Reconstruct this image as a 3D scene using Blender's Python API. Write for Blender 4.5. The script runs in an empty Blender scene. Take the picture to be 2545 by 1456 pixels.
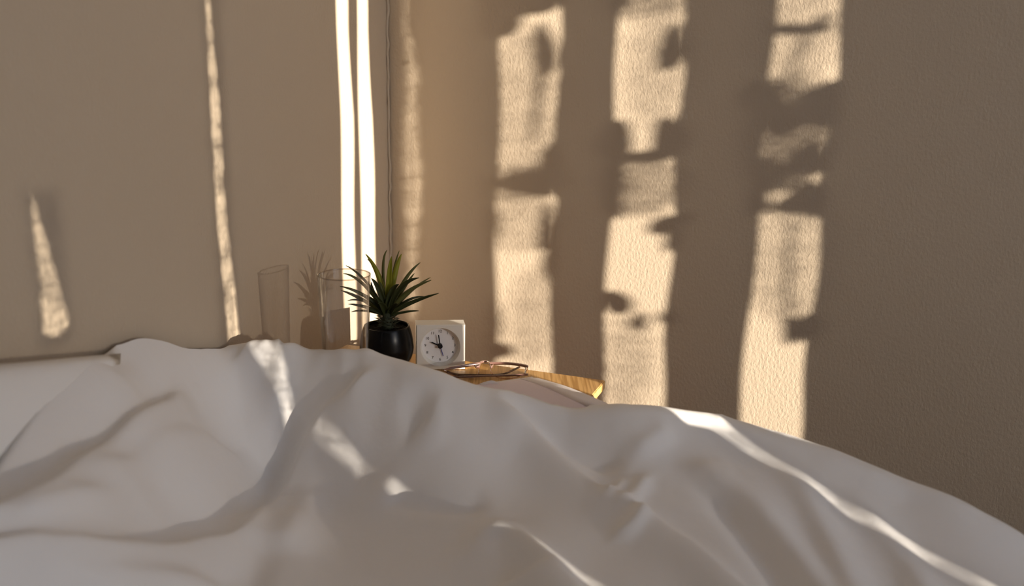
import bpy, bmesh, math, random
import numpy as np
from mathutils import Vector, Matrix

# ------------------------------------------------------------------ camera
W, H = 2545, 1456
FPX = 2250.0
HC = 0.98                                   # camera height above the floor
_p, _r = math.radians(13.8), math.radians(1.1)
FWD = np.array([0, math.cos(_p), -math.sin(_p)])
_rt = np.array([1.0, 0, 0]); _up = np.cross(_rt, FWD)
RT = math.cos(_r)*_rt + math.sin(_r)*_up
UP = -math.sin(_r)*_rt + math.cos(_r)*_up
CAM = np.array([0, 0, HC])

scn = bpy.context.scene
cd = bpy.data.cameras.new('camera'); cam = bpy.data.objects.new('camera', cd)
scn.collection.objects.link(cam); scn.camera = cam
cd.sensor_width = 36; cd.lens = 36*FPX/W; cd.clip_start = 0.01; cd.clip_end = 100
m = Matrix.Identity(4)
for i in range(3):
    m[i][0], m[i][1], m[i][2], m[i][3] = RT[i], UP[i], -FWD[i], CAM[i]
cam.matrix_world = m
cd.dof.use_dof = True; cd.dof.focus_distance = 1.32; cd.dof.aperture_fstop = 3.4

# ------------------------------------------------------------------ room axes
# u: away from the left wall, v: towards the back wall (negative inside the room)
TH = math.radians(-20.6)
UB = np.array([math.cos(TH), math.sin(TH), 0]); VA = np.array([-math.sin(TH), math.cos(TH), 0])
COR = np.array([-0.22006, 1.6, 0])
def P(u, v, z): q = COR + u*UB + v*VA; return (q[0], q[1], z)
def UV(p): d = np.asarray(p)-COR; return float(d@UB), float(d@VA)

# ------------------------------------------------------------------ sky and sun
SUN_EL = math.radians(7.3)
sh = np.array([-0.722, 0.692, 0]); sh /= np.linalg.norm(sh)      # horizontal travel of the light
QA = np.array([sh[1], -sh[0], 0])                                # across the light
SD = np.array([sh[0]*math.cos(SUN_EL), sh[1]*math.cos(SUN_EL), -math.sin(SUN_EL)])
su, sv = float(sh@UB), float(sh@VA)
qu, qv = float(QA@UB), float(QA@VA)

def sun(name, strength, ang, col, turn=0.0):
    l = bpy.data.lights.new(name, 'SUN'); l.energy = strength; l.angle = math.radians(ang); l.color = col
    o = bpy.data.objects.new(name, l); scn.collection.objects.link(o)
    o.rotation_euler = (Matrix.Rotation(math.radians(turn), 3, 'Z') @ Vector(SD)).to_track_quat('-Z', 'Y').to_euler(); o.location = (4, -4, 4)
    return o
sun('sun_offscreen', 12.8, 0.14, (1.0, 0.87, 0.71))

wd = bpy.data.worlds.new('sky'); scn.world = wd; wd.use_nodes = True
bg = wd.node_tree.nodes['Background']; bg.inputs[0].default_value = (0.66, 0.78, 1.0, 1); bg.inputs[1].default_value = 3.5

scn.view_settings.view_transform = 'Standard'; scn.view_settings.look = 'None'
scn.view_settings.gamma = 1.0; scn.view_settings.use_curve_mapping = False
scn.view_settings.exposure = 0.0
scn.cycles.use_denoising = True
scn.cycles.max_bounces = 10; scn.cycles.diffuse_bounces = 5; scn.cycles.transparent_max_bounces = 16
scn.cycles.caustics_reflective = False; scn.cycles.caustics_refractive = False
scn.cycles.sample_clamp_indirect = 4.0

# ------------------------------------------------------------------ helpers
col = scn.collection
def ray(x, y): return FWD + RT*(x-W/2)/FPX - UP*(y-H/2)/FPX
def atz(x, y, z): d = ray(x, y); k = (z-HC)/d[2]; return CAM+d*k
def aty(x, y, Y): d = ray(x, y); return CAM+d*(Y/d[1])
def atu(x, y, u): d = ray(x, y); return CAM+d*((u+(COR-CAM)@UB)/(d@UB))
def atv(x, y, v): d = ray(x, y); return CAM+d*((v+(COR-CAM)@VA)/(d@VA))

def link(name, mesh, mat=None, parent=None, smooth=True):
    o = bpy.data.objects.new(name, mesh); col.objects.link(o)
    if mat: mesh.materials.append(mat)
    if parent: o.parent = parent; o.matrix_parent_inverse = parent.matrix_world.inverted()
    if smooth:
        for p in mesh.polygons: p.use_smooth = True
    return o
def from_data(name, vs, fs, mat=None, parent=None, smooth=True):
    me = bpy.data.meshes.new(name); me.from_pydata([tuple(map(float, v)) for v in vs], [], fs); me.update()
    return link(name, me, mat, parent, smooth)
def from_bm(name, bm, mat=None, parent=None, smooth=True):
    bmesh.ops.recalc_face_normals(bm, faces=bm.faces[:])
    me = bpy.data.meshes.new(name); bm.to_mesh(me); bm.free()
    return link(name, me, mat, parent, smooth)
def tag(o, label=None, cat=None, group=None, kind=None):
    if label: o['label'] = label
    if cat: o['category'] = cat
    if group: o['group'] = group
    if kind: o['kind'] = kind
    return o
def empty(name, loc):
    o = bpy.data.objects.new(name, None); col.objects.link(o); o.location = loc; o.empty_display_size = 0.02
    o.matrix_world = Matrix.Translation(Vector(loc)); return o
def uvbox(bm, u0, u1, v0, v1, z0, z1, bev=0):
    vs = [bm.verts.new(P(u, v, z)) for z in (z0, z1) for v in (v0, v1) for u in (u0, u1)]
    fs = []
    for f in ((0,2,3,1), (4,5,7,6), (0,1,5,4), (2,6,7,3), (0,4,6,2), (1,3,7,5)):
        fs.append(bm.faces.new([vs[i] for i in f]))
    if bev:
        es = list({e for f in fs for e in f.edges})
        bmesh.ops.bevel(bm, geom=es, offset=bev, segments=2, affect='EDGES')
    return vs
def lathe(name, prof, cx, cy, mat, parent=None, n=64):
    vs, fs = [], []
    for r, z in prof:
        for k in range(n):
            a = 2*math.pi*k/n; vs.append((cx+r*math.cos(a), cy+r*math.sin(a), z))
    for i in range(len(prof)-1):
        for k in range(n):
            a, b = i*n+k, i*n+(k+1) % n
            fs.append((a, b, b+n, a+n))
    me = bpy.data.meshes.new(name); me.from_pydata(vs, [], fs); me.update()
    bm = bmesh.new(); bm.from_mesh(me); bmesh.ops.remove_doubles(bm, verts=bm.verts[:], dist=1e-5)
    bmesh.ops.recalc_face_normals(bm, faces=bm.faces[:]); bm.to_mesh(me); bm.free()
    return link(name, me, mat, parent)
def catmull(pts, n=8):
    pts = [np.asarray(p, float) for p in pts]; out = []
    for i in range(len(pts)-1):
        p0 = pts[max(i-1, 0)]; p1 = pts[i]; p2 = pts[i+1]; p3 = pts[min(i+2, len(pts)-1)]
        for k in range(n):
            t = k/n
            out.append(0.5*((2*p1)+(-p0+p2)*t+(2*p0-5*p1+4*p2-p3)*t*t+(-p0+3*p1-3*p2+p3)*t**3))
    out.append(pts[-1]); return out
def tube(name, pts, rx, ry, mat, parent=None, n=8, sm=6, upv=(0, 0, 1)):
    """flat-ish bar swept along pts: rx sideways, ry along upv (scalars or lists per control point)"""
    c = catmull(pts, sm) if sm else [np.asarray(p, float) for p in pts]
    N = len(c); upv = np.array(upv, float)
    ix = np.linspace(0, 1, N)
    def arr(a):
        return np.full(N, a) if np.isscalar(a) else np.interp(ix, np.linspace(0, 1, len(a)), a)
    rx, ry = arr(rx), arr(ry); vs, fs = [], []
    for i in range(N):
        t = c[min(i+1, N-1)]-c[max(i-1, 0)]; t = t/np.linalg.norm(t)
        s = np.cross(t, upv); s /= np.linalg.norm(s); w = np.cross(s, t)
        for k in range(n):
            a = 2*math.pi*k/n; vs.append(c[i]+s*rx[i]*math.cos(a)+w*ry[i]*math.sin(a))
    for i in range(N-1):
        for k in range(n):
            a, b = i*n+k, i*n+(k+1) % n; fs.append((a, b, b+n, a+n))
    fs.append(tuple(range(n))[::-1]); fs.append(tuple((N-1)*n+k for k in range(n)))
    return from_data(name, vs, fs, mat, parent)

# ------------------------------------------------------------------ materials
def mat(name, base, rough=0.6, spec=0.3, **kw):
    m = bpy.data.materials.new(name); m.use_nodes = True
    b = m.node_tree.nodes['Principled BSDF']
    b.inputs['Base Color'].default_value = (*base, 1); b.inputs['Roughness'].default_value = rough
    b.inputs['Specular IOR Level'].default_value = spec
    for k, v in kw.items(): b.inputs[k.replace('_', ' ')].default_value = v
    return m
def N(m, t, **kw):
    n = m.node_tree.nodes.new(t)
    for k, v in kw.items(): setattr(n, k, v)
    return n
def L(m, a, b): m.node_tree.links.new(a, b)
def bump(m, scale, dist, detail=3, rough=0.5, stretch=None, strength=1.0, extra=None):
    b = m.node_tree.nodes['Principled BSDF']
    tc = N(m, 'ShaderNodeTexCoord'); src = tc.outputs['Object']
    if stretch:
        mp = N(m, 'ShaderNodeMapping'); mp.inputs['Scale'].default_value = stretch
        L(m, src, mp.inputs[0]); src = mp.outputs[0]
    nz = N(m, 'ShaderNodeTexNoise'); nz.inputs['Scale'].default_value = scale
    nz.inputs['Detail'].default_value = detail; nz.inputs['Roughness'].default_value = rough
    L(m, src, nz.inputs['Vector'])
    bp = N(m, 'ShaderNodeBump'); bp.inputs['Distance'].default_value = dist; bp.inputs['Strength'].default_value = strength
    L(m, nz.outputs['Fac'], bp.inputs['Height']); L(m, bp.outputs[0], b.inputs['Normal'])
    return nz, bp

M_WALL = mat('wall_paint', (0.57, 0.475, 0.362), 0.75, 0.2)
bump(M_WALL, 250, 0.0009, 2, 0.55, stretch=(1, 1, 0.62))
M_WALLD = M_WALL
M_FLOOR = mat('floor_wood', (0.20, 0.12, 0.07), 0.5)
M_CEIL = mat('ceiling_paint', (0.82, 0.80, 0.77), 0.9, 0.1)
M_DUVET = mat('white_cotton', (0.90, 0.895, 0.90), 0.9, 0.1, Sheen_Weight=0.1)
bump(M_DUVET, 35, 0.004, 3, 0.5, strength=0.35)
M_PILLOW = mat('pillow_cotton', (0.88, 0.87, 0.86), 0.9, 0.1)
M_MATT = mat('mattress_cotton', (0.70, 0.68, 0.66), 0.9, 0.1)

def wood(name, along, c1, c2):
    m = mat(name, c1, 0.42, 0.4); b = m.node_tree.nodes['Principled BSDF']
    tc = N(m, 'ShaderNodeTexCoord'); mp = N(m, 'ShaderNodeMapping'); mp.vector_type = 'POINT'
    mp.inputs['Rotation'].default_value = (0, 0, -TH); mp.inputs['Scale'].default_value = along
    L(m, tc.outputs['Object'], mp.inputs[0])
    nz = N(m, 'ShaderNodeTexNoise'); nz.inputs['Scale'].default_value = 1.0; nz.inputs['Detail'].default_value = 4
    nz.inputs['Distortion'].default_value = 0.25
    L(m, mp.outputs[0], nz.inputs['Vector'])
    cr = N(m, 'ShaderNodeValToRGB'); e = cr.color_ramp.elements
    e[0].position = 0.40; e[0].color = (*c2, 1); e[1].position = 0.58; e[1].color = (*c1, 1)
    L(m, nz.outputs['Fac'], cr.inputs[0]); L(m, cr.outputs[0], b.inputs['Base Color'])
    return m
M_PINE = wood('pine_board', (260, 9, 60), (0.74, 0.45, 0.175), (0.50, 0.27, 0.085))
M_PINEV = wood('pine_panel', (150, 150, 7), (0.66, 0.38, 0.14), (0.40, 0.20, 0.06))

M_POT = mat('black_glaze', (0.003, 0.003, 0.0035), 0.26, 0.22)
M_SOIL = mat('black_soil', (0.010, 0.008, 0.006), 0.9, 0.1); bump(M_SOIL, 300, 0.003, 3)
def leafmat(name, c, tr):
    m = mat(name, c, 0.45, 0.35); nt = m.node_tree; b = nt.nodes['Principled BSDF']; out = nt.nodes['Material Output']
    t = N(m, 'ShaderNodeBsdfTranslucent'); t.inputs[0].default_value = (c[0]*1.5, c[1]*1.4, c[2], 1)
    mx = N(m, 'ShaderNodeMixShader'); mx.inputs[0].default_value = tr
    L(m, b.outputs[0], mx.inputs[1]); L(m, t.outputs[0], mx.inputs[2]); L(m, mx.outputs[0], out.inputs[0])
    return m
M_LEAF = leafmat('leaf_dark', (0.046, 0.056, 0.018), 0.15)
M_LEAFM = leafmat('leaf_mid', (0.12, 0.128, 0.036), 0.2)
M_LEAFY = leafmat('leaf_young', (0.30, 0.31, 0.025), 0.25)
M_STEM = mat('stem_scales', (0.045, 0.052, 0.028), 0.7)

def thin_glass(name, tint, f0=0.04, rough=0.0, pw=4.0, gain=1.0):
    m = bpy.data.materials.new(name); m.use_nodes = True; nt = m.node_tree
    nt.nodes.remove(nt.nodes['Principled BSDF']); out = nt.nodes['Material Output']
    lw = N(m, 'ShaderNodeLayerWeight'); lw.inputs[0].default_value = 0.5
    pwn = N(m, 'ShaderNodeMath', operation='POWER'); pwn.inputs[1].default_value = pw; L(m, lw.outputs['Facing'], pwn.inputs[0])
    ml = N(m, 'ShaderNodeMath', operation='MULTIPLY_ADD'); ml.inputs[1].default_value = gain; ml.inputs[2].default_value = f0; L(m, pwn.outputs[0], ml.inputs[0])
    tr = N(m, 'ShaderNodeBsdfTransparent'); tr.inputs[0].default_value = (*tint, 1)
    gl = N(m, 'ShaderNodeBsdfGlossy'); gl.inputs['Roughness'].default_value = rough
    mx = N(m, 'ShaderNodeMixShader'); L(m, ml.outputs[0], mx.inputs[0]); L(m, tr.outputs[0], mx.inputs[1]); L(m, gl.outputs[0], mx.inputs[2])
    L(m, mx.outputs[0], out.inputs[0]); return m
M_GLASS = thin_glass('clear_glass', (0.965, 0.96, 0.955), 0.035, 0.0, 2.1, 0.9)
M_LENS = thin_glass('lens', (0.97, 0.96, 0.95), 0.03)

M_CASE = mat('clock_plastic', (0.91, 0.88, 0.80), 0.35, 0.4)
M_DIAL = mat('clock_dial', (0.93, 0.92, 0.93), 0.6, 0.2)
M_INK = mat('black_ink', (0.012, 0.012, 0.014), 0.5)
M_BLUE = mat('blue_plastic', (0.04, 0.05, 0.28), 0.4)
M_FRAME = mat('rose_acetate', (0.30, 0.165, 0.135), 0.12, 0.6, Transmission_Weight=0.45)
M_FRAMED = mat('brown_acetate', (0.13, 0.06, 0.035), 0.2, 0.5)
M_RIMF = thin_glass('amber_rim', (0.78, 0.62, 0.52), 0.08, 0.05, 2.0, 0.5)
M_METAL = mat('hinge_metal', (0.75, 0.72, 0.68), 0.2, 0.5, Metallic=1.0)
M_PAPER = mat('pale_pink_paper', (0.88, 0.79, 0.86), 0.7, 0.2)
M_PAPERW = mat('white_paper', (0.90, 0.85, 0.86), 0.7, 0.2)

def sheer(name, see=0.030, trl=0.30):
    m = bpy.data.materials.new(name); m.use_nodes = True; nt = m.node_tree
    nt.nodes.remove(nt.nodes['Principled BSDF']); out = nt.nodes['Material Output']
    a = N(m, 'ShaderNodeBsdfDiffuse'); a.inputs[0].default_value = (0.55, 0.54, 0.52, 1)
    t = N(m, 'ShaderNodeBsdfTranslucent'); t.inputs[0].default_value = (0.60, 0.64, 0.72, 1)
    s = N(m, 'ShaderNodeBsdfTransparent')
    m1 = N(m, 'ShaderNodeMixShader'); m1.inputs[0].default_value = trl
    L(m, a.outputs[0], m1.inputs[1]); L(m, t.outputs[0], m1.inputs[2])
    m2 = N(m, 'ShaderNodeMixShader'); m2.inputs[0].default_value = see
    L(m, m1.outputs[0], m2.inputs[1]); L(m, s.outputs[0], m2.inputs[2]); L(m, m2.outputs[0], out.inputs[0])
    return m
M_SHEER = sheer('blind_fabric')
M_WHITE = mat('window_white', (0.7, 0.7, 0.68), 0.5)
M_TREE = mat('tree_leaf', (0.06, 0.10, 0.03), 0.6)

# ------------------------------------------------------------------ room
UC, VD, ZC = 3.25, -3.3, 2.5
def slab(name, *a, m=M_WALL):
    bm = bmesh.new(); uvbox(bm, *a); o = from_bm(name, bm, m, smooth=False); return tag(o, kind='structure')
slab('floor', -0.1, UC+0.1, VD-0.1, 0.1, -0.1, 0.0, m=M_FLOOR)
slab('ceiling', -0.1, UC+0.1, VD-0.1, 0.1, ZC, ZC+0.1, m=M_CEIL)
slab('wall_left', -0.1, 0, VD, 0.1, 0, ZC)
slab('wall_back', 0, UC, 0, 0.1, 0, ZC)
slab('wall_front', 0, UC, VD-0.1, VD, 0, ZC)
slab('wall_sunblock', UC, UC+0.1, VD-2.6, VD-0.1, 0, 3.2, m=M_WALLD)  # unseen slab outdoors, added only to block low sun from the front wall
US = UC-0.05                                       # plane of the blind
def vq(q): return (q-qu*US)/qv                     # v on the blind for an across-light offset q
WV0, WV1, WZ0, WZ1 = vq(-1.25), vq(0.43), 0.55, 2.35
bm = bmesh.new()
uvbox(bm, UC, UC+0.1, VD, WV0, 0, ZC); uvbox(bm, UC, UC+0.1, WV1, 0.1, 0, ZC)
uvbox(bm, UC, UC+0.1, WV0, WV1, 0, WZ0); uvbox(bm, UC, UC+0.1, WV0, WV1, WZ1, ZC)
tag(from_bm('wall_right', bm, M_WALLD, smooth=False), kind='structure')

# bead of old paint and filler running down the corner
rnd = random.Random(4); bp = []
for i in range(90):
    z = 0.56+i*0.0135
    bp.append(P(0.0012+rnd.uniform(-.0006, .0012), -0.003+rnd.uniform(-.0016, .0016), z))
c_ = tube('trim_1', bp, [0.0022+rnd.uniform(-.0008, .0012) for _ in range(90)], 0.003, M_WALL, n=8, sm=3, upv=(0.3, 0.9, 0.1))
tag(c_, kind='structure')


# ------------------------------------------------------------------ window with a vertical blind
win = empty('window_1', P(UC+0.05, (WV0+WV1)/2, WZ0)); tag(win, kind='structure')
bm = bmesh.new(); t = 0.045
for a in ((WV0, WV0+t, WZ0, WZ1), (WV1-t, WV1, WZ0, WZ1), (WV0+t, WV1-t, WZ0, WZ0+t), (WV0+t, WV1-t, WZ1-t, WZ1)):
    uvbox(bm, UC+0.02, UC+0.08, a[0], a[1], a[2], a[3])
from_bm('window_frame', bm, M_WHITE, win, smooth=False)
# gaps: (z on the wall relative to the camera, q low, q high) from top to bottom
def const(a, b): return [(0.9, a, b), (-0.8, a, b)]
GAPS = [
    [(0.9, -.74, -.74), (-0.128, -.685, -.685), (-0.15, -.688, -.680), (-0.274, -.690, -.660), (-0.278, -.676, -.676), (-0.8, -.67, -.67)],
    [(0.9, -.430, -.416), (0.0, -.430, -.417), (-0.2, -.428, -.411), (-0.36, -.424, -.402), (-0.42, -.420, -.408), (-0.8, -.418, -.409)],
    [(0.9, -.150, -.120), (0.06, -.148, -.117), (-0.08, -.146, -.110), (-0.2, -.148, -.112), (-0.33, -.149, -.114), (-0.448, -.149, -.114), (-0.452, -.161, -.116), (-0.474, -.161, -.118), (-0.484, -.141, -.124), (-0.8, -.140, -.126)],
    [(0.9, -.096, -.062), (0.06, -.092, -.062), (-0.08, -.093, -.052), (-0.2, -.094, -.050), (-0.33, -.094, -.050), (-0.495, -.094, -.050), (-0.515, -.06, -.05), (-0.52, -.05, -.05), (-0.8, -.05, -.05)],
    [(0.9, .012, .012), (0.06, .012, .014), (-0.02, .012, .024), (-0.2, .012, .024), (-0.3, .012, .022), (-0.43, .012, .022), (-0.46, .016, .016), (-0.8, .016, .016)],
    const(.081, .121), const(.159, .199), const(.250, .286),
    [(0.9, .350, .378), (0.104, .350, .378), (0.098, .366, .366), (-0.8, .366, .366)],
]
DIST = US/abs(su)
def blind_z(zrel): return zrel+HC+DIST*math.tan(SUN_EL)
zs = np.linspace(WZ0-0.03, WZ1+0.03, 260)
edges = []
for g in GAPS:
    g = sorted(g); zz = [blind_z(a[0]) for a in g]
    l_, h_ = np.interp(zs, zz, [a[1] for a in g]), np.interp(zs, zz, [a[2] for a in g]); k_ = len(edges)
    wob = np.minimum(0.0016, 0.2*(h_-l_))            # the hanging cloth is not quite straight
    edges.append((l_+wob*np.sin(zs*17+k_*2.1), h_+wob*np.sin(zs*23+k_*1.3)))
lo = np.full_like(zs, -1.32); panels = []
for a, b in edges: panels.append((lo, a)); lo = b
panels.append((lo, np.full_like(zs, 0.56)))
for pi, (a, b) in enumerate(panels):
    n = max(1, int(round(float(np.mean(b-a))/0.085)))
    for k in range(n):
        l = a+(b-a)*k/n; r = a+(b-a)*(k+1)/n
        uo = 0.0; vs, fs = [], []
        for i in range(len(zs)):
            for s in (l[i], r[i]):
                vs.append(P(US+uo, vq(s), zs[i]))
        for i in range(len(zs)-1): fs.append((2*i, 2*i+1, 2*i+3, 2*i+2))
        from_data('blind_slat', vs, fs, M_SHEER, win)
bm = bmesh.new(); uvbox(bm, US-0.03, US+0.03, WV0-0.05, WV1+0.05, WZ1+0.02, WZ1+0.07)
from_bm('blind_rail', bm, M_WHITE, win, smooth=False)

# leaves of the tree outside, whose shadows dapple the bands on the back wall
LF = []
def onB(x, y): return atv(x, y, 0.0)
lrnd = random.Random(21)
def leaf_q(q, zr, rq, rz, far):
    # one small leaf whose shadow falls at across-light offset q and height zr (on the plane of the left wall)
    c = COR + VA*(q/qv) + np.array([0, 0, HC+zr]); k_ = (US+far)/abs(su)/math.cos(SUN_EL); a0 = lrnd.uniform(0, 3.14); vs = []
    for k in range(8):
        t = 2*math.pi*k/8; X, Y = rq*math.cos(t), rz*math.sin(t)
        vs.append(c-SD*k_+QA*X+np.array([sh[0], sh[1], 0])*0.003*math.sin(t+a0)+np.array([0, 0, Y]))
    LF.append(vs)
def twigs(inside, q0, q1, z0, z1, cover, far=4.5, dq=0.0085, dz=0.0085):
    # a spray of small leaves with gaps between them
    r = math.sqrt(cover*dq*dz/math.pi)*1.08; z = z0; row = 0
    while z < z1:
        q = q0+(row % 2)*dq/2
        while q < q1:
            if inside(q, z): leaf_q(q+lrnd.uniform(-.2, .2)*dq, z+lrnd.uniform(-.2, .2)*dz, r*lrnd.uniform(.85, 1.15), r*lrnd.uniform(.85, 1.15), far)
            q += dq
        z += dz; row += 1
def spray(x, y, rx, ry, ang, cover):
    # the same, over an oval of the back wall seen at x, y
    c = onB(x, y); e1 = onB(x+10, y)-c; e2 = onB(x, y+10)-c
    uc = float((c-COR)@UB); q_c = float((c-COR)@QA); z_c = float(c[2])-HC-uc/abs(su)*math.tan(SUN_EL)
    a = abs(float(e1@QA))/10*rx; b = abs(float(e2[2]))/10*ry
    twigs(lambda q, z: ((q-q_c)/a)**2+((z-z_c)/b)**2 < 1, q_c-a, q_c+a, z_c-b, z_c+b, cover)
def leafy(x, y, rx, ry, ang=0):
    c = onB(x, y); e1 = onB(x+10, y)-c; e2 = onB(x, y+10)-c
    q1 = float(e1@QA)/10; z2 = -float(e2[2])/10
    n = 18; vs = []
    ca, sa = math.cos(math.radians(ang)), math.sin(math.radians(ang))
    for k in range(n):
        t = 2*math.pi*k/n; wob = 1+0.12*math.sin(3*t+x)
        px, py = rx*math.cos(t)*wob, ry*math.sin(t)*wob
        X, Y = px*ca-py*sa, px*sa+py*ca
        p = c + QA*(q1*X) + np.array([0, 0, -z2*Y])
        dd = (c-COR)@UB
        k_ = (US+2.4-float((c-COR)@UB))/abs(su)
        vs.append(p-SD*(k_/math.cos(SUN_EL))+np.array([sh[0], sh[1], 0])*0.02*math.sin(2*t+y))
    LF.append(vs)
# band 2
for a in [(1300,-20,110,70,0),(1245,45,55,55,25),(1352,130,34,70,-8),(1334,250,13,110,6),(1300,455,90,30,4),(1368,420,30,70,0),(1358,570,26,60,0),(1368,650,22,50,8),
          (1222,560,22,60,0),(1226,800,20,60,0),(1240,872,36,22,0)]: leafy(*a)
for a in [(1300,255,110,170,0),(1310,560,110,70,5),(1330,790,70,120,0)]: spray(*a, .36)
spray(1300, 455, 110, 50, 4, .64)
# band 3
for a in [(1540,0,30,30,0),(1672,120,40,60,15),(1530,350,50,48,-38),(1662,345,50,52,34),(1600,385,110,16,0),(1525,460,34,80,0),
          (1660,555,60,22,-14),(1672,590,24,40,0),(1530,752,44,28,22),(1588,802,24,24,0),(1660,790,30,16,0)]: leafy(*a)
for a in [(1640,170,90,160,8),(1560,900,70,120,0)]: spray(*a, .36)
for a in [(1600,465,110,80,0),(1600,10,110,36,0)]: spray(*a, .64)
# band 4
for a in [(1950,72,70,14,8),(1982,140,12,90,18),(2042,62,24,24,0),(1885,235,60,40,0),(2040,260,60,60,0),(1990,500,70,36,-12),(1880,500,34,44,0),
          (1960,650,10,170,-3),(2025,500,34,50,0),(1968,818,30,36,-10),(2012,812,32,36,0)]: leafy(*a)
for a in [(1970,80,120,125,0),(1970,640,120,165,0)]: spray(*a, .36)
for a in [(1960,330,120,150,0),(1950,350,120,140,4)]: spray(*a, .64)
for a in [(1950,290,80,46,6),(2010,400,60,40,-8),(1905,430,40,40,0)]: leafy(*a)
# extra leaves added only to dim the faint bands and one band's low end
every = lambda q, z: True
twigs(every, -.692, -.658, -.285, -.125, .80); twigs(every, -.433, -.400, -.62, .22, .76)
twigs(every, .010, .027, -.48, .22, .76); twigs(every, -.150, -.116, -.80, -.482, .72)
def foliage(LX, m):
    vs, fs = [], []
    for l in LX:
        b = len(vs); vs += l; fs.append(tuple(range(b, b+len(l))))
    return from_data('tree_foliage', vs, fs, m, smooth=False)
tf = foliage(LF, M_TREE); tag(tf, 'dark green tree leaves outside the window behind the blind, some added to dim the bands', 'foliage', kind='stuff')

# ------------------------------------------------------------------ nightstand
ZN = HC-0.4217
S_U0, S_U1, S_V0, S_V1 = 0.05, 0.468, -0.485, -0.239
ns = empty('nightstand', P((S_U0+S_U1)/2, (S_V0+S_V1)/2, 0))
tag(ns, 'pale pine wooden nightstand in the corner beside the bed', 'nightstand')
bm = bmesh.new(); uvbox(bm, S_U0, S_U1, S_V0, S_V1, ZN-0.013, ZN, 0.0012); from_bm('tabletop', bm, M_PINE, ns, smooth=False)
for ua, ub_ in ((S_U0+0.012, S_U0+0.03), (S_U1-0.026, S_U1-0.008)):
    pan = bmesh.new(); uvbox(pan, ua+0.003, ub_-0.003, S_V0+0.02, S_V1-0.008, 0.10, ZN-0.0128)
    so = from_bm('side_panel', pan, M_PINEV, ns, smooth=False)
    for k in range(9):
        v0 = S_V0+0.02+k*0.0248
        b2 = bmesh.new(); uvbox(b2, ua, ub_, v0, v0+0.0225, 0.10, ZN-0.0128, 0.0012)
        from_bm('plank', b2, M_PINEV, so, smooth=False)
bm = bmesh.new(); uvbox(bm, S_U0+0.03, S_U1-0.026, S_V0+0.03, S_V1-0.012, 0.28, 0.295); from_bm('shelf', bm, M_PINE, ns, smooth=False)
bm = bmesh.new(); uvbox(bm, S_U0+0.03, S_U1-0.026, S_V1-0.018, S_V1-0.01, 0.12, ZN-0.0128); from_bm('back_panel', bm, M_PINEV, ns, smooth=False)
for ua in (S_U0+0.012, S_U1-0.038):
    for va in (S_V0+0.02, S_V1-0.038):
        bm = bmesh.new(); uvbox(bm, ua, ua+0.03, va, va+0.03, 0, 0.11, 0.002); from_bm('leg', bm, M_PINEV, ns, smooth=False)

# ------------------------------------------------------------------ glass
YG = 1.153
g = aty(854.5, 682, YG); gx, gy, gz = g; gr = 0.0346
ROOT = empty('drinking_glass', (gx, gy, ZN)); tag(ROOT, 'tall empty clear drinking glass standing in front of the potted plant', 'glass')
hgl = gz-ZN; rb = 0.0285; wl = 0.0011
prof = [(0.0, ZN+0.0005), (rb-0.002, ZN+0.0005), (rb, ZN+0.002)]
for k in range(1, 9): prof.append((rb+(gr-rb)*k/8, ZN+0.002+(hgl-0.002)*k/8))
prof += [(gr-wl*0.3, gz+0.0006), (gr-wl*0.8, gz+0.0006), (gr-wl, gz)]
for k in range(7, 0, -1): prof.append((rb+(gr-rb)*k/8-wl, ZN+0.002+(hgl-0.002)*k/8))
prof += [(rb-wl-0.001, ZN+0.008), (rb-0.006, ZN+0.006), (0.0, ZN+0.006)]
lathe('tumbler', prof, gx, gy, M_GLASS, ROOT, 72)
M_RIM = thin_glass('rim_glass', (0.80, 0.75, 0.70), 0.15, 0.05)
rim = [(gr-wl*0.5+0.0009*math.cos(a), gz+0.0009*math.sin(a)) for a in np.linspace(0, 2*math.pi, 9)]
lathe('rim', rim, gx, gy, M_RIM, ROOT, 72)

# ------------------------------------------------------------------ plant
YP = 1.241
pc = aty(960.7, 808, YP); px_, py_, pz_ = pc
PL = empty('potted_plant', (px_, py_, ZN)); tag(PL, 'small artificial agave plant in a glossy black round pot', 'plant')
hp = pz_-ZN
prof = [(0.0, ZN+0.0003), (0.022, ZN+0.0003), (0.0255, ZN+0.002), (0.031, ZN+0.010), (0.0362, ZN+0.20*hp+0.006), (0.0392, ZN+0.47*hp), (0.0388, ZN+0.60*hp),
        (0.0372, ZN+0.78*hp), (0.0345, ZN+0.93*hp), (0.0329, pz_-0.0005), (0.0322, pz_+0.0002), (0.0312, pz_-0.0004), (0.0306, pz_-0.004), (0.0300, pz_-0.012), (0.0, pz_-0.013)]
pp = catmull([(r*0.977, z, 0) for r, z in prof], 3)
lathe('pot', [(max(0, p[0]), p[1]) for p in pp], px_, py_, M_POT, PL, 72)
rnd = random.Random(8); vs, fs = [], []
nr, na = 10, 40
for i in range(nr+1):
    for k in range(na):
        r = 0.0302*i/nr; a = 2*math.pi*k/na
        vs.append((px_+r*math.cos(a), py_+r*math.sin(a), pz_-0.0052+rnd.uniform(-.0009, .0009)+0.0015*(1-i/nr)))
for i in range(nr):
    for k in range(na):
        a, b = i*na+k, i*na+(k+1) % na; fs.append((a, b, b+na, a+na))
from_data('soil', vs, fs, M_SOIL, PL, smooth=False)

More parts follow.
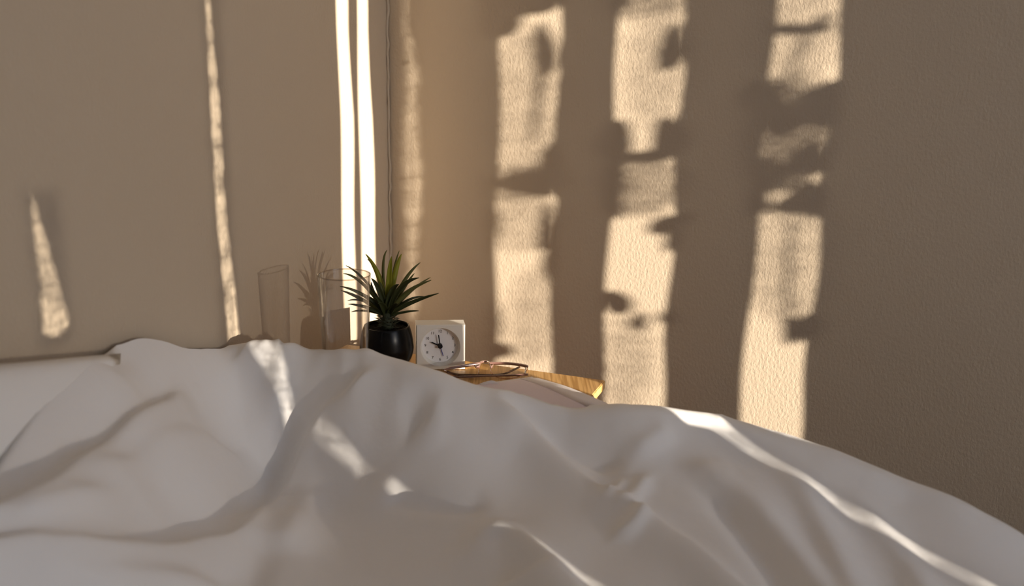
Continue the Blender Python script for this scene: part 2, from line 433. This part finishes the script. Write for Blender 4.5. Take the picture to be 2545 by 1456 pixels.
def zp(x, y): return 840+x/6.6185, 610+y/6.6185
BASE = (815, 1165)
VIEW = ray(965, 720); VIEW = VIEW/np.linalg.norm(VIEW)
def leaf(ctrl, tip, wid, dep, m, base=None, y0=0.0):
    bx, by = zp(*(base or BASE)); c = zp(*ctrl); tt = zp(*tip)
    A = aty(bx, by, YP+y0); B = aty(c[0], c[1], YP+y0+dep*0.45); C = aty(tt[0], tt[1], YP+y0+dep)
    n = 14; vs, fs = [], []; w = 0.82*wid/6.6185/1730.0
    # the control is a point on the leaf: turn it into a Bezier handle
    Bc = 2*B-0.5*(A+C)
    for i in range(n+1):
        t = i/n; p = (1-t)**2*A+2*t*(1-t)*Bc+t*t*C; tg = 2*(1-t)*(Bc-A)+2*t*(C-Bc); tg /= np.linalg.norm(tg)
        s = np.cross(tg, VIEW); s /= np.linalg.norm(s); nn = np.cross(s, tg)
        hw = 0.5*w*max(0.03, (0.62+1.25*t)*(1-t)**0.82/0.86)
        f = 0.55*hw*(1 if dep <= 0 else -1)
        for k, (a, o) in enumerate(((-1, -f*0.9), (-0.5, 0.25*f), (0, f*0.55), (0.5, 0.25*f), (1, -f*0.9))):
            vs.append(p+s*hw*a+nn*o)
    for i in range(n):
        for k in range(4):
            a = i*5+k; fs.append((a, a+1, a+6, a+5))
    o = from_data('leaf', vs, fs, m, PL)
    md = o.modifiers.new('thickness', 'SOLIDIFY'); md.thickness = 0.0007; md.offset = 0
    return o
D_, Mi, Yg = M_LEAF, M_LEAFM, M_LEAFY
LV = [  # ctrl point on leaf, tip, width, depth of tip, material
    ((690,560), (455,140), 120, 0.010, Yg), ((690,560), (485,222), 70, 0.022, Mi), ((742,420), (808,75), 62, 0.030, Mi),
    ((838,560), (882,180), 125, -0.004, Yg), ((905,480), (1010,85), 50, 0.034, Mi), ((925,520), (1045,140), 125, 0.018, Yg),
    ((1080,600), (1355,280), 80, 0.022, Mi), ((1100,680), (1255,460), 60, 0.034, Mi), ((1010,720), (1335,530), 120, -0.018, D_),
    ((1100,800), (1535,570), 100, 0.008, Mi), ((1180,770), (1520,525), 60, 0.025, Mi), ((1160,960), (1660,785), 95, -0.010, D_),
    ((1130,910), (1430,840), 60, 0.018, D_), ((1090,1095), (1330,1075), 50, 0.000, D_),
    ((690,760), (550,540), 125, -0.014, D_), ((480,620), (130,330), 60, 0.020, D_), ((430,650), (90,460), 70, 0.010, Mi),
    ((440,830), (30,670), 80, -0.008, Mi), ((400,890), (50,740), 80, 0.012, Mi), ((480,930), (160,905), 60, 0.020, D_),
    ((480,1020), (170,962), 75, -0.006, D_), ((480,1075), (220,1092), 50, 0.008, D_), ((700,930), (600,845), 95, -0.022, D_),
    ((740,1000), (660,950), 150, -0.028, D_), ((900,1020), (985,960), 120, -0.028, D_), ((620,850), (545,600), 90, 0.016, D_),
    ((640,960), (420,800), 110, -0.012, D_), ((870,800), (1000,640), 150, -0.012, D_), ((760,820), (690,600), 90, -0.002, Mi), ((960,900), (1130,600), 90, 0.02, Mi),
]
for c, t, w, d, m_ in LV: leaf(c, t, w, d, m_)
# stubby scales round the short stem
sb = aty(*zp(812, 1300), YP)
st = lathe('stem', [(0.0, pz_-0.006), (0.009, pz_-0.005), (0.0085, pz_+0.002), (0.0075, pz_+0.010), (0.006, pz_+0.018), (0.0, pz_+0.020)], sb[0], sb[1], M_STEM, PL, 20)
rnd = random.Random(3)
for k in range(40):
    a = k*2.4; zz = pz_-0.003+0.017*(k/40); r0 = 0.0075
    b0 = np.array([sb[0]+r0*math.cos(a), sb[1]+r0*math.sin(a), zz]); d0 = np.array([math.cos(a), math.sin(a), rnd.uniform(-.2, .7)])
    t0 = np.array([-math.sin(a), math.cos(a), 0]); ln = rnd.uniform(.007, .013)
    vs = [b0-t0*.0022, b0+t0*.0022, b0+d0*ln*.6+t0*.0016, b0+d0*ln, b0+d0*ln*.6-t0*.0016, b0+d0*ln*.5+np.array([0, 0, .0011])]
    from_data('scale_leaf', vs, [(0, 1, 5), (1, 2, 5), (2, 3, 5), (3, 4, 5), (4, 0, 5), (4, 3, 2, 1, 0)], M_STEM, st, smooth=False)

# ------------------------------------------------------------------ alarm clock
psi = math.radians(6.0)
c0 = atz(1155.5, 917.5, ZN+0.0006)                          # lower right front corner
EX = np.array([math.cos(psi), math.sin(psi), 0]); EZ = np.array([0, 0, 1.0])
EY = np.array([-0.15, 0.985, 0]); EY = EY/np.linalg.norm(EY)
CW, CH, CD = 0.0699, 0.0670, 0.0275
O = c0-EX*CW                                               # lower left front corner
def K(x, z, y=0.0): return O+EX*x+EZ*z+EY*y
CL = empty('alarm_clock', tuple(K(CW/2, 0, CD/2))); tag(CL, 'small square cream alarm clock with a round recessed white dial', 'clock')
cxk, czk = 0.0346, 0.0337; R1, R2, dep = 0.0281, 0.0256, 0.010
bm = bmesh.new(); n = 64; bev = 0.0011
def sq(k):                                                  # point of the square outline at angle k
    a = 2*math.pi*k/n; c, s = math.cos(a), math.sin(a); return c, s
outer, ring, inner = [], [], []
def rect_at(c, s, x0, x1, z0, z1):
    f = 1e9
    if c > 1e-9: f = min(f, (x1-cxk)/c)
    if c < -1e-9: f = min(f, (x0-cxk)/c)
    if s > 1e-9: f = min(f, (z1-czk)/s)
    if s < -1e-9: f = min(f, (z0-czk)/s)
    return cxk+c*f, czk+s*f
angs = sorted([2*math.pi*k/n for k in range(n)] + [math.atan2(z-czk, x-cxk) % (2*math.pi) for x in (bev, CW-bev) for z in (bev, CH-bev)])
loops = []
def ringv(fn): loops.append([bm.verts.new(tuple(fn(a))) for a in angs])
ringv(lambda a: K(*[min(max(v, 0.002), m_-0.002) for v, m_ in zip(rect_at(math.cos(a), math.sin(a), 0, CW, 0, CH), (CW, CH))], CD))
def corner_exp(a):                                          # outline grown from the inset rectangle so corners stay square
    x, z = rect_at(math.cos(a), math.sin(a), bev, CW-bev, bev, CH-bev)
    X = 0 if abs(x-bev) < 1e-7 else (CW if abs(x-(CW-bev)) < 1e-7 else x)
    Z = 0 if abs(z-bev) < 1e-7 else (CH if abs(z-(CH-bev)) < 1e-7 else z)
    return X, Z
ringv(lambda a: K(*corner_exp(a), CD-bev)); ringv(lambda a: K(*corner_exp(a), bev))
ringv(lambda a: K(*rect_at(math.cos(a), math.sin(a), bev, CW-bev, bev, CH-bev), 0))
ringv(lambda a: K(cxk+(R1+.0006)*math.cos(a), czk+(R1+.0006)*math.sin(a), 0))
ringv(lambda a: K(cxk+R1*math.cos(a), czk+R1*math.sin(a), 0.0006))
ringv(lambda a: K(cxk+R2*math.cos(a), czk+R2*math.sin(a), dep))
for A_, B_ in zip(loops[:-1], loops[1:]):
    for k in range(len(angs)):
        j = (k+1) % len(angs); bm.faces.new((A_[k], A_[j], B_[j], B_[k]))
bm.faces.new(loops[0][::-1])
from_bm('case', bm, M_CASE, CL, smooth=False)
vs = [K(cxk, czk, dep-0.0004)]+[K(cxk+R2*1.01*math.cos(a), czk+R2*1.01*math.sin(a), dep-0.0004) for a in np.linspace(0, 2*math.pi, 64, endpoint=False)]
dial = from_data('dial', vs, [(0, 1+k, 1+(k+1) % 64) for k in range(64)], M_DIAL, CL, smooth=False)
def face_poly(name, pts, y0, th, m, par):
    vs = [K(cxk+x, czk+z, y0) for x, z in pts]+[K(cxk+x, czk+z, y0+th) for x, z in pts]; n = len(pts)
    fs = [tuple(range(n)), tuple(range(2*n-1, n-1, -1))]+[(k, k+n, (k+1) % n+n, (k+1) % n) for k in range(n)]
    return from_data(name, vs, fs, m, par, smooth=False)
def hand(name, ang, ln, w, y, m, back=0.0):
    a = math.radians(ang); dx, dz = math.sin(a), math.cos(a); sx, sz = dz, -dx
    face_poly(name, [(-dx*back+sx*w, -dz*back+sz*w), (dx*ln+sx*w*.9, dz*ln+sz*w*.9), (dx*ln-sx*w*.9, dz*ln-sz*w*.9), (-dx*back-sx*w, -dz*back-sz*w)], y, 0.0005, m, CL)
hand('minute_hand', -8, 0.0170, 0.00085, dep-0.0052, M_INK)
hand('hour_hand', -65, 0.0138, 0.00095, dep-0.0040, M_INK)
hand('alarm_hand', 164, 0.0162, 0.00055, dep-0.0026, M_BLUE)
hub = [(0.0034*math.cos(a), 0.0034*math.sin(a)) for a in np.linspace(0, 2*math.pi, 28, endpoint=False)]
face_poly('hub', hub, dep-0.0064, 0.0062, M_INK, CL)
for h in range(1, 13):
    cu = bpy.data.curves.new('num', 'FONT'); cu.body = str(h); cu.size = 0.0056; cu.resolution_u = 6; cu.offset = 0.00002; cu.align_x = 'CENTER'; cu.align_y = 'CENTER'
    to = bpy.data.objects.new('num', cu); col.objects.link(to); bpy.context.view_layer.update()
    me = bpy.data.meshes.new_from_object(to.evaluated_get(bpy.context.evaluated_depsgraph_get()))
    bpy.data.objects.remove(to)
    a = math.radians(30*h); ox, oz = 0.0212*math.sin(a), 0.0212*math.cos(a)
    for v in me.vertices: v.co = Vector(K(cxk+ox+v.co.x, czk+oz+v.co.y, dep-0.0006))
    link('numeral', me, M_INK, CL, smooth=False)

# ------------------------------------------------------------------ eyeglasses
EG = empty('eyeglasses', tuple(atz(1207, 922, ZN))); tag(EG, 'folded eyeglasses with rosy translucent frame lying on the nightstand', 'eyeglasses')
hB = ZN+0.0125
def E_(pts, h): return [atz(x, y, h) for x, y in pts]
tube('brow_bar', E_([(1101,919),(1118,914.5),(1150,909.5),(1180,905.5),(1192,904)], hB), [.0016,.002,.002,.0022,.0018], [.0016,.0024,.0024,.0030,.0030], M_FRAME, EG)
tube('bridge', E_([(1191,904),(1197,899.5),(1206,898.3),(1213,899.5),(1218,903)], hB), .0016, [.0026,.002,.002,.002,.0026], M_FRAME, EG)
tube('brow_bar', E_([(1216,903),(1230,902.5),(1260,903),(1290,906),(1306,909.5),(1312,911)], hB), [.0018,.002,.002,.002,.002,.0016], [.0026,.0024,.0022,.0022,.0026,.0018], M_FRAME, EG)
for s, pts in ((0, [(1176,906),(1183,911.5),(1191,910.5),(1193,904)]), (1, [(1217,904),(1219,911.5),(1223,911),(1226,905)])):
    tube('nose_pad', E_(pts, hB-0.002), .0009, [.0012,.0022,.0022,.0012], M_FRAME, EG)
def lens(pts):
    c = catmull([atz(x, y, ZN+h) for x, y, h in pts+[pts[0]]], 5)[:-1]
    o = tube('lens_rim', [*c, c[0]], .0007, .0008, M_RIMF, EG, sm=0)
    from_data('lens', c, [tuple(range(len(c)))], M_LENS, EG)
lens([(1186,906,.0112),(1190,925,.007),(1176,937,.003),(1150,938.5,.003),(1122,931,.006),(1103,919.5,.0105),(1125,914,.012),(1155,910,.012)])
lens([(1219,905,.0112),(1220,922,.007),(1232,936,.003),(1256,940.5,.003),(1284,937,.004),(1304,926,.007),(1310,912,.011),(1275,906,.012),(1245,905,.012)])
tube('temple', [atz(x, y, ZN+h) for x, y, h in [(1103,921,.009),(1118,926,.006),(1138,931,.004),(1180,932,.0035),(1225,931.5,.003),(1252,929,.003),(1272,921,.004),(1292,911.5,.006)]], .0012, [.0016,.0018,.0018,.0016,.0014,.0014,.0018,.0016], M_FRAMED, EG)
tube('temple', [atz(x, y, ZN+h) for x, y, h in [(1312,930.5,.006),(1290,932,.0055),(1250,933.5,.0045),(1200,934.5,.004),(1160,936,.0035),(1126,937.5,.003)]], .0011, [.0018,.0018,.0015,.0015,.0017,.0018], M_FRAME, EG)
tube('hinge', [atz(1308, 913, ZN+.0118), atz(1306, 920, ZN+.010), atz(1305, 928, ZN+.007)], .0011, .0013, M_METAL, EG, upv=(0, 1, 0))
tube('hinge', [atz(1102, 920, ZN+.0110), atz(1106, 921.5, ZN+.010), atz(1110, 923, ZN+.0085)], .0011, .0013, M_METAL, EG)

# ------------------------------------------------------------------ paper booklet
BK = empty('paper_booklet', tuple(atz(1350, 975, ZN))); tag(BK, 'pale pink paper booklet with a curled bright edge lying beside the eyeglasses', 'booklet')
def sheet(name, rows, m):
    g_ = [[np.asarray(p) for p in catmull([atz(x, y, ZN+h) for x, y, h in r], 5)] for r in rows]
    R = []
    for j in range(len(g_[0])): R.append(catmull([r[j] for r in g_], 5))
    vs = [p for r in R for p in r]; nn = len(R[0]); fs = []
    for i in range(len(R)-1):
        for k in range(nn-1): fs.append((i*nn+k, i*nn+k+1, (i+1)*nn+k+1, (i+1)*nn+k))
    o = from_data(name, vs, fs, m, BK)
    md = o.modifiers.new('thickness', 'SOLIDIFY'); md.thickness = 0.0006; md.offset = 0
    return o
sheet('page', [[(1293,940.5,.010),(1310,938.2,.013),(1336,939.5,.009),(1340,945,.0015)], [(1335,955,.016),(1348,951,.020),(1374,950,.014),(1378,958,.0015)], [(1370,969,.021),(1384,963.5,.026),(1411,961.5,.019),(1415,972,.0015)], [(1435,1000,.026),(1453,993.5,.031),(1482,990.5,.023),(1486,1004,.0015)], [(1478,1022,.022),(1496,1013,.027),(1522,1009,.019),(1526,1024,.0015)]], M_PAPERW)
sheet('page', [[(1170,957,.006),(1235,951,.009),(1298,942.5,.010)], [(1200,970,.007),(1265,962,.012),(1338,955.5,.017)], [(1220,985,.008),(1300,975,.015),(1373,969.5,.022)], [(1270,1020,.010),(1360,1008,.018),(1438,1000.5,.027)], [(1310,1046,.010),(1400,1036,.018),(1481,1022.5,.023)]], M_PAPER)
bq = [atz(x, y, ZN+.0008) for x, y in ((1200,962),(1322,945),(1440,1010),(1300,1030))]
from_data('page_block', bq+[p+np.array([0, 0, .0055]) for p in bq], [(0,1,2,3), (7,6,5,4), (0,4,5,1), (1,5,6,2), (2,6,7,3), (3,7,4,0)], M_PAPERW, BK, smooth=False)
sheet('folded_corner', [[(1192,953.5,.008),(1205,949,.011),(1222,945.5,.013),(1238,950,.010)], [(1196,958,.007),(1208,955,.009),(1225,953,.010),(1241,954,.0095)]], M_PAPERW)

# ------------------------------------------------------------------ bed
ZM = HC-0.62
BED_V = -0.575
bm = bmesh.new(); uvbox(bm, 0.03, 2.03, -2.15, BED_V, ZM-0.20, ZM, 0.03)
tag(from_bm('mattress', bm, M_MATT), 'white mattress lying under the rumpled duvet', 'mattress')
bm = bmesh.new(); uvbox(bm, 0.02, 2.05, -2.17, BED_V-0.01, 0.0, ZM-0.2, 0.01)
tag(from_bm('bed_base', bm, M_MATT), 'pale upholstered bed base under the mattress', 'bed base')

def crest_v(u):
    u = np.asarray(u, float)
    return np.interp(u, [0, .35, .55, .65, .75, .9, 1.05, 1.3, 1.8], [-.475, -.475, -.455, -.418, -.42, -.44, -.46, -.5, -.7])
def at_crest(x, y):
    v = -.45
    for _ in range(30): v = 0.5*v+0.5*float(crest_v(UV(atv(x, y, v))[0]))
    return atv(x, y, v)
ctl = []                                            # (u, v, z)
def cu_(p): u, v = UV(p); ctl.append((u, v, p[2]))
crest = [(600,850),(650,842),(710,846),(760,861),(800,868),(850,868),(885,864),(920,867),(960,880),(1000,893),(1060,909),(1110,926),(1160,947),(1215,962),(1300,975),(1380,998),
         (1420,1010),(1470,1006),(1540,1002),(1640,1008),(1700,1017),(1800,1030),(1860,1050),(1940,1072),(2000,1090),(2100,1125),(2200,1165),(2260,1190),(2330,1215),(2400,1245),(2450,1270),(2500,1297),(2545,1325),(2640,1385)]
for x, y in crest: cu_(at_crest(x, y))
lefts = [(320,842,.99),(360,840,1.02),(410,846,1.06),(475,867,1.10),(540,866,1.15),(275,880,.935),(240,913,0.895),(180,965,.85),(120,1020,0.81),(60,1095,.765),(0,1180,0.72),(-80,1290,0.66)]
n_l0 = len(ctl)
for x, y, Y in lefts: cu_(aty(x, y, Y))
n_l1 = len(ctl)
for x, y, z in [(-60,1456,-.385),(150,1456,-.41),(450,1456,-.455),(750,1456,-.47),(1100,1456,-.465),(1450,1456,-.455),(1800,1456,-.45),(2150,1456,-.46),(2545,1470,-.47),(2700,1500,-.50),
                (100,1260,-.348),(250,1180,-.37),(330,1060,-.36),(450,960,-.37),(560,1080,-.445),(400,1280,-.435),(700,1320,-.485),(1000,1330,-.475),(1300,1320,-.45),(1600,1270,-.44),(1900,1250,-.43),(2200,1340,-.455),
                (900,1000,-.435),(1100,1060,-.44),(1300,1120,-.425),(1500,1100,-.41),(1700,1120,-.415),(1950,1150,-.415),(2250,1250,-.44),
                (0,1700,-.46),(700,1750,-.46),(1300,1750,-.46),(1900,1750,-.46),(2545,1750,-.48),(3000,1750,-.50)]:
    cu_(atz(x, y, HC+z))
for p in [(-.336,1.139,-.409), (-.312,1.115,-.452), (-.27,1.076,-.473), (-.232,1.039,-.483), (-.173,.983,-.483), (-.043,.858,-.458)]:
    cu_(np.array(p)+CAM)
ctl += [(1.7, -0.5, HC-.52), (1.7, -1.2, HC-.50), (1.2, -1.9, HC-.48), (.4, -1.9, HC-.48), (1.7, -1.9, HC-.5)]
CT = np.array(ctl)
def tps(r2): return np.where(r2 > 1e-12, 0.5*r2*np.log(np.maximum(r2, 1e-12)), 0)
d2 = ((CT[:, None, :2]-CT[None, :, :2])**2).sum(-1); n = len(CT)
Amat = np.zeros((n+3, n+3)); Amat[:n, :n] = tps(d2)+np.diag([1e-5 if n_l0 <= i < n_l1 else 2e-3 for i in range(n)])
Amat[:n, n] = 1; Amat[:n, n+1:] = CT[:, :2]; Amat[n, :n] = 1; Amat[n+1:, :n] = CT[:, :2].T
wts = np.linalg.solve(Amat, np.concatenate([CT[:, 2], [0, 0, 0]]))
def base_z(u, v):
    u = np.asarray(u, float); v = np.asarray(v, float)
    out = wts[n]+wts[n+1]*u+wts[n+2]*v
    for i in range(n): out = out+wts[i]*tps((u-CT[i, 0])**2+(v-CT[i, 1])**2)
    return out
def cur_z(u, v):
    fi = np.clip((u-us[0])/(us[1]-us[0]), 0, NU-1.001); fj = np.clip((v-vsg[0])/(vsg[1]-vsg[0]), 0, NV-1.001)
    i = fi.astype(int); j = fj.astype(int); a = fi-i; b = fj-j
    return (Z[j, i]*(1-a)+Z[j, i+1]*a)*(1-b)+(Z[j+1, i]*(1-a)+Z[j+1, i+1]*a)*b
def on_duvet(x, y, dz=0.0):                                  # plan position under a sight line, by marching
    d = ray(x, y); k = np.linspace(0.3, 2.0, 500); pts = CAM+d[None, :]*k[:, None]
    uu = (pts-COR)@UB; vv = (pts-COR)@VA; below = pts[:, 2] < cur_z(uu, vv)+dz
    i = int(np.argmax(below)) if below.any() else 300
    return np.array([uu[i], vv[i]])

NU, NV = 420, 380
us = np.linspace(0.012, 1.75, NU); vsg = np.linspace(-1.95, -0.375, NV)
# denser near the far side by warping
GU, GV = np.meshgrid(us, vsg)
Z = base_z(GU, GV)
def fold(px, amp, wl, wr, taper=(0.12, 0.12)):
    """asymmetric ridge along a line; wl / wr are the half widths (m) on its left / right hand as drawn"""
    global Z
    px = [tuple(p) for p in px]
    if taper[1] <= 0.05:                             # runs on beyond the frame
        (x0, y0), (x1, y1) = px[-2:]; k = 300/math.hypot(x1-x0, y1-y0); px.append((x1+(x1-x0)*k, y1+(y1-y0)*k))
    c = np.array([on_duvet(x, y, 0.85*amp) for x, y in px])
    c = np.array(catmull([np.array([a, b, 0]) for a, b in c], 6))[:, :2]
    seg = np.linalg.norm(np.diff(c, axis=0), axis=1); Ls = np.concatenate([[0], np.cumsum(seg)]); T = Ls[-1]
    best = np.full(GU.shape, 1e9); sgn = np.zeros(GU.shape); par = np.zeros(GU.shape)
    for i in range(len(c)-1):
        a = c[i]; d = c[i+1]-a; l2 = d@d+1e-12
        t = np.clip(((GU-a[0])*d[0]+(GV-a[1])*d[1])/l2, 0, 1)
        rx, ry = GU-(a[0]+t*d[0]), GV-(a[1]+t*d[1]); r = rx*rx+ry*ry; mk = r < best
        best = np.where(mk, r, best); sgn = np.where(mk, d[0]*ry-d[1]*rx, sgn); par = np.where(mk, (Ls[i]+t*seg[i])/T, par)
    w = np.where(sgn > 0, wl, wr); e = np.clip(par/taper[0], 0, 1)*np.clip((1-par)/taper[1], 0, 1); e = e*e*(3-2*e)
    if taper[0] < 0.02: e = np.ones_like(par)
    Z = Z+amp*e*np.exp(-best/(w*w))
FOLDS = [
    # dark band from the crest by the glass down and round to the left: steep on the far-left hand
    ([(970,872),(925,925),(858,1000),(797,1070),(752,1140),(705,1225),(625,1300),(510,1352),(350,1388),(200,1415),(0,1465)], .028, .060, .014, (.08,.03)),
    ([(935,882),(875,940),(808,1010),(747,1080),(707,1150),(660,1220),(585,1283),(460,1330),(300,1362),(0,1425)], -.012, .014, .018, (.1,.03)),
    ([(480,955),(410,1015),(310,1085),(210,1155),(110,1235),(-40,1330)], .024, .05, .013, (.15,.03)),
    ([(460,940),(385,990),(285,1055),(185,1120),(75,1195),(-40,1275)], -.008, .013, .014, (.15,.03)),
    ([(640,1085),(520,1100),(400,1130),(280,1160),(190,1160)], .013, .050, .012, (.2,.2)),
    ([(330,1205),(230,1235),(120,1265),(0,1290)], .015, .040, .011, (.25,.03)),
    ([(640,1430),(480,1438),(330,1440),(150,1450),(0,1475)], .012, .05, .014, (.2,.03)),
    ([(590,880),(640,950),(670,1030),(690,1100)], .008, .03, .02, (.15,.2)),
    ([(715,850),(712,890),(690,930)], -.010, .012, .018, (.2,.2)),
    ([(690,1350),(720,1290),(760,1230),(800,1180)], .012, .04, .02, (.2,.25)),
    ([(700,1200),(690,1260),(650,1350),(600,1456)], -.014, .022, .024, (.2,.05)),
    # centre
    ([(745,1105),(810,1150),(880,1205),(960,1215),(1040,1225)], .010, .020, .030, (.15,.3)),
    ([(950,1235),(1050,1262),(1150,1275),(1230,1268)], -.010, .018, .014, (.2,.2)),
    ([(1035,985),(1030,1040),(1045,1110)], -.012, .018, .014, (.3,.3)),
    ([(1075,990),(1085,1050),(1090,1120)], .006, .012, .02, (.3,.3)),
    # long crease running to the lower right
    ([(1200,965),(1310,1060),(1400,1154),(1589,1271),(1715,1348),(1840,1456)], 0.0162, .014, .030, (.1,.05)),
    ([(1240,1000),(1340,1065),(1440,1140),(1560,1200)], -0.0135, .022, .012, (.2,.2)),
    ([(1150,1265),(1230,1285),(1300,1330),(1370,1400),(1430,1470)], 0.0216, .018, .040, (.2,.05)),
    ([(1220,1320),(1260,1370),(1300,1456)], -0.0135, .02, .018, (.3,.1)),
    ([(1650,1110),(1730,1140),(1850,1230),(1940,1330),(2050,1470)], 0.0135, .022, .014, (.2,.05)),
    ([(1880,1110),(1960,1170),(2040,1290),(2130,1470)], 0.0108, .022, .014, (.25,.05)),
    ([(2060,1160),(2160,1270),(2260,1400),(2300,1470)], 0.0081, .02, .016, (.25,.05)),
    ([(1720,1190),(1800,1270),(1880,1370),(1950,1470)], -0.0135, .022, .02, (.25,.05)),
    ([(1500,1240),(1540,1200),(1570,1170)], 0.0068, .008, .008, (.3,.3)),
    ([(1540,1250),(1600,1190),(1640,1180)], 0.0081, .010, .010, (.3,.3)),
    ([(1500,1320),(1570,1300),(1620,1260)], 0.0068, .010, .008, (.3,.3)),
    ([(1560,1130),(1620,1090),(1680,1050)], 0.0068, .012, .009, (.3,.3)),
    # rumples near the crest
    ([(420,870),(400,920),(330,960),(240,1010)], .008, .02, .02, (.3,.3)),
    ([(800,880),(760,905),(700,930)], -.006, .014, .014, (.3,.3)),
]
for f_ in FOLDS: fold(*f_)
# gentle rumple
rs = np.random.RandomState(5)
for _ in range(60):
    a = rs.uniform(0, math.pi); k = rs.uniform(18, 60); ph = rs.uniform(0, 6.28); 
    cx_, cy_ = rs.uniform(0, 1.6), rs.uniform(-1.6, -.45); sg = rs.uniform(.06, .16)
    Z += 0.0012*np.sin(k*(GU*math.cos(a)+GV*math.sin(a))+ph)*np.exp(-((GU-cx_)**2+(GV-cy_)**2)/sg**2)
# far side rolls over the bed edge; the head end rolls down on to the pillow
s = np.maximum(0, GV-crest_v(GU)); Z = Z-14.0*s*s-0.3*s
# settle the crest so that its outline has the height the bedding really has
CS = np.array([(240,913),(320,842),(360,840),(410,846),(475,867),(540,866)]+crest, float)
def outline(Zc):
    px = np.empty(GU.shape); py = np.empty(GU.shape)
    X = COR[0]+GU*UB[0]+GV*VA[0]; Y = COR[1]+GU*UB[1]+GV*VA[1]; Zr = Zc-HC
    dep = X*FWD[0]+Y*FWD[1]+Zr*FWD[2]
    return W/2+FPX*(X*RT[0]+Y*RT[1]+Zr*RT[2])/dep, H/2-FPX*(X*UP[0]+Y*UP[1]+Zr*UP[2])/dep, dep
for it in range(10):
    px, py, dep = outline(Z)
    m_ = (dep > 0.3) & (GV > -0.85) & (px > 300) & (px < 2640)
    bins = np.arange(300, 2641, 20); idx = np.digitize(px, bins)
    top = np.full(len(bins)+1, np.nan); wu = np.full(len(bins)+1, np.nan); wv = np.full(len(bins)+1, np.nan); wd_ = np.full(len(bins)+1, np.nan)
    for b in range(1, len(bins)):
        s_ = m_ & (idx == b)
        if not s_.any(): continue
        k = np.argmin(np.where(s_, py, 1e9)); j, i = np.unravel_index(k, py.shape)
        top[b] = py[j, i]; wu[b] = GU[j, i]; wv[b] = GV[j, i]; wd_[b] = dep[j, i]
    ok = ~np.isnan(top[1:len(bins)]); cx = bins[:-1]+10
    err = (np.interp(cx, CS[:, 0], CS[:, 1])-top[1:len(bins)])*wd_[1:len(bins)]/FPX      # positive: outline too high
    num = np.zeros(GU.shape); den = np.full(GU.shape, 1e-6); cap = np.zeros(GU.shape)
    for a, b, e in zip(wu[1:len(bins)][ok], wv[1:len(bins)][ok], err[ok]):
        r2 = (GU-a)**2+(GV-b)**2; g1 = np.exp(-r2/0.02**2); num += e*g1; den += g1; cap = np.maximum(cap, np.exp(-r2/0.06**2))
    Z = Z-0.8*cap*num/den

bl = np.array([UV(aty(x, y, Y)) for x, y, Y in [(290,800,1.02),(300,842,.985),(225,913,.895),(105,1020,.81),(-15,1180,.72),(-150,1350,.62),(-300,1540,.53),(-500,1800,.43)]])
bd = np.full(GU.shape, 1e9); bs = np.zeros(GU.shape)
for i in range(len(bl)-1):
    a = bl[i]; d = bl[i+1]-a; l2 = d@d
    t = np.clip(((GU-a[0])*d[0]+(GV-a[1])*d[1])/l2, 0, 1); rx, ry = GU-(a[0]+t*d[0]), GV-(a[1]+t*d[1]); r = rx*rx+ry*ry; mk = r < bd
    bd = np.where(mk, r, bd); bs = np.where(mk, d[0]*ry-d[1]*rx, bs)
out = np.where(bs < 0, np.sqrt(bd), 0)
DV_OUT = out
Z = Z-40*out*out-1.2*out
Z = np.maximum(Z, ZM+0.004)
near = GU < 0.50
s = GV-crest_v(GU)
Z = np.where(near & (s > 0.014), np.maximum(Z-9.0*(s-0.014), ZN+0.003), Z)
keep = (out < 0.035) & ~(near & (s > 0.026))
vs = [P(GU[j, i], GV[j, i], Z[j, i]) for j in range(NV) for i in range(NU)]
fs = [(j*NU+i, j*NU+i+1, (j+1)*NU+i+1, (j+1)*NU+i) for j in range(NV-1) for i in range(NU-1)
      if keep[j, i] and keep[j, i+1] and keep[j+1, i] and keep[j+1, i+1]]
me = bpy.data.meshes.new('duvet'); me.from_pydata(vs, [], fs); me.update()
bm = bmesh.new(); bm.from_mesh(me); bmesh.ops.delete(bm, geom=[v for v in bm.verts if not v.link_faces], context='VERTS'); bm.to_mesh(me); bm.free()
dv = link('duvet', me, M_DUVET)
tag(dv, 'rumpled white cotton duvet spread over the bed', 'duvet')

# pillow leaning on the left wall
def pillow(name, c, hx, hy, hz, rot):
    vs, fs = [], []; n = 36
    for s in (1, -1):
        for j in range(n+1):
            for i in range(n+1):
                x, y = 2*i/n-1, 2*j/n-1
                th = ((1-abs(x)**2.6)*(1-abs(y)**2.6))**0.42
                k = 1-0.07*(1-abs(y))*abs(x)**4-0.0
                kk = 1-0.07*(1-abs(x))*abs(y)**4
                vs.append((x*hx*k, y*hy*kk, s*hz*th))
    m_ = (n+1)*(n+1)
    for s in (0, 1):
        for j in range(n):
            for i in range(n):
                a = s*m_+j*(n+1)+i; f = (a, a+1, a+n+2, a+n+1); fs.append(f if s == 0 else f[::-1])
    me = bpy.data.meshes.new(name); me.from_pydata(vs, [], fs); me.update()
    bm = bmesh.new(); bm.from_mesh(me); bmesh.ops.remove_doubles(bm, verts=bm.verts[:], dist=1e-5); bm.to_mesh(me); bm.free()
    o = link(name, me, M_PILLOW); o.matrix_world = Matrix.Translation(Vector(c)) @ rot
    return o
R_ = Matrix.Rotation(TH, 4, 'Z') @ Matrix.Rotation(math.radians(-14), 4, 'X') @ Matrix.Rotation(math.radians(80), 4, 'Y')
pw = pillow('pillow', P(0.062, -1.07, HC-0.365), 0.15, 0.36, 0.034, R_)
tag(pw, 'pale bed pillow leaning on the left wall behind the duvet', 'pillow')
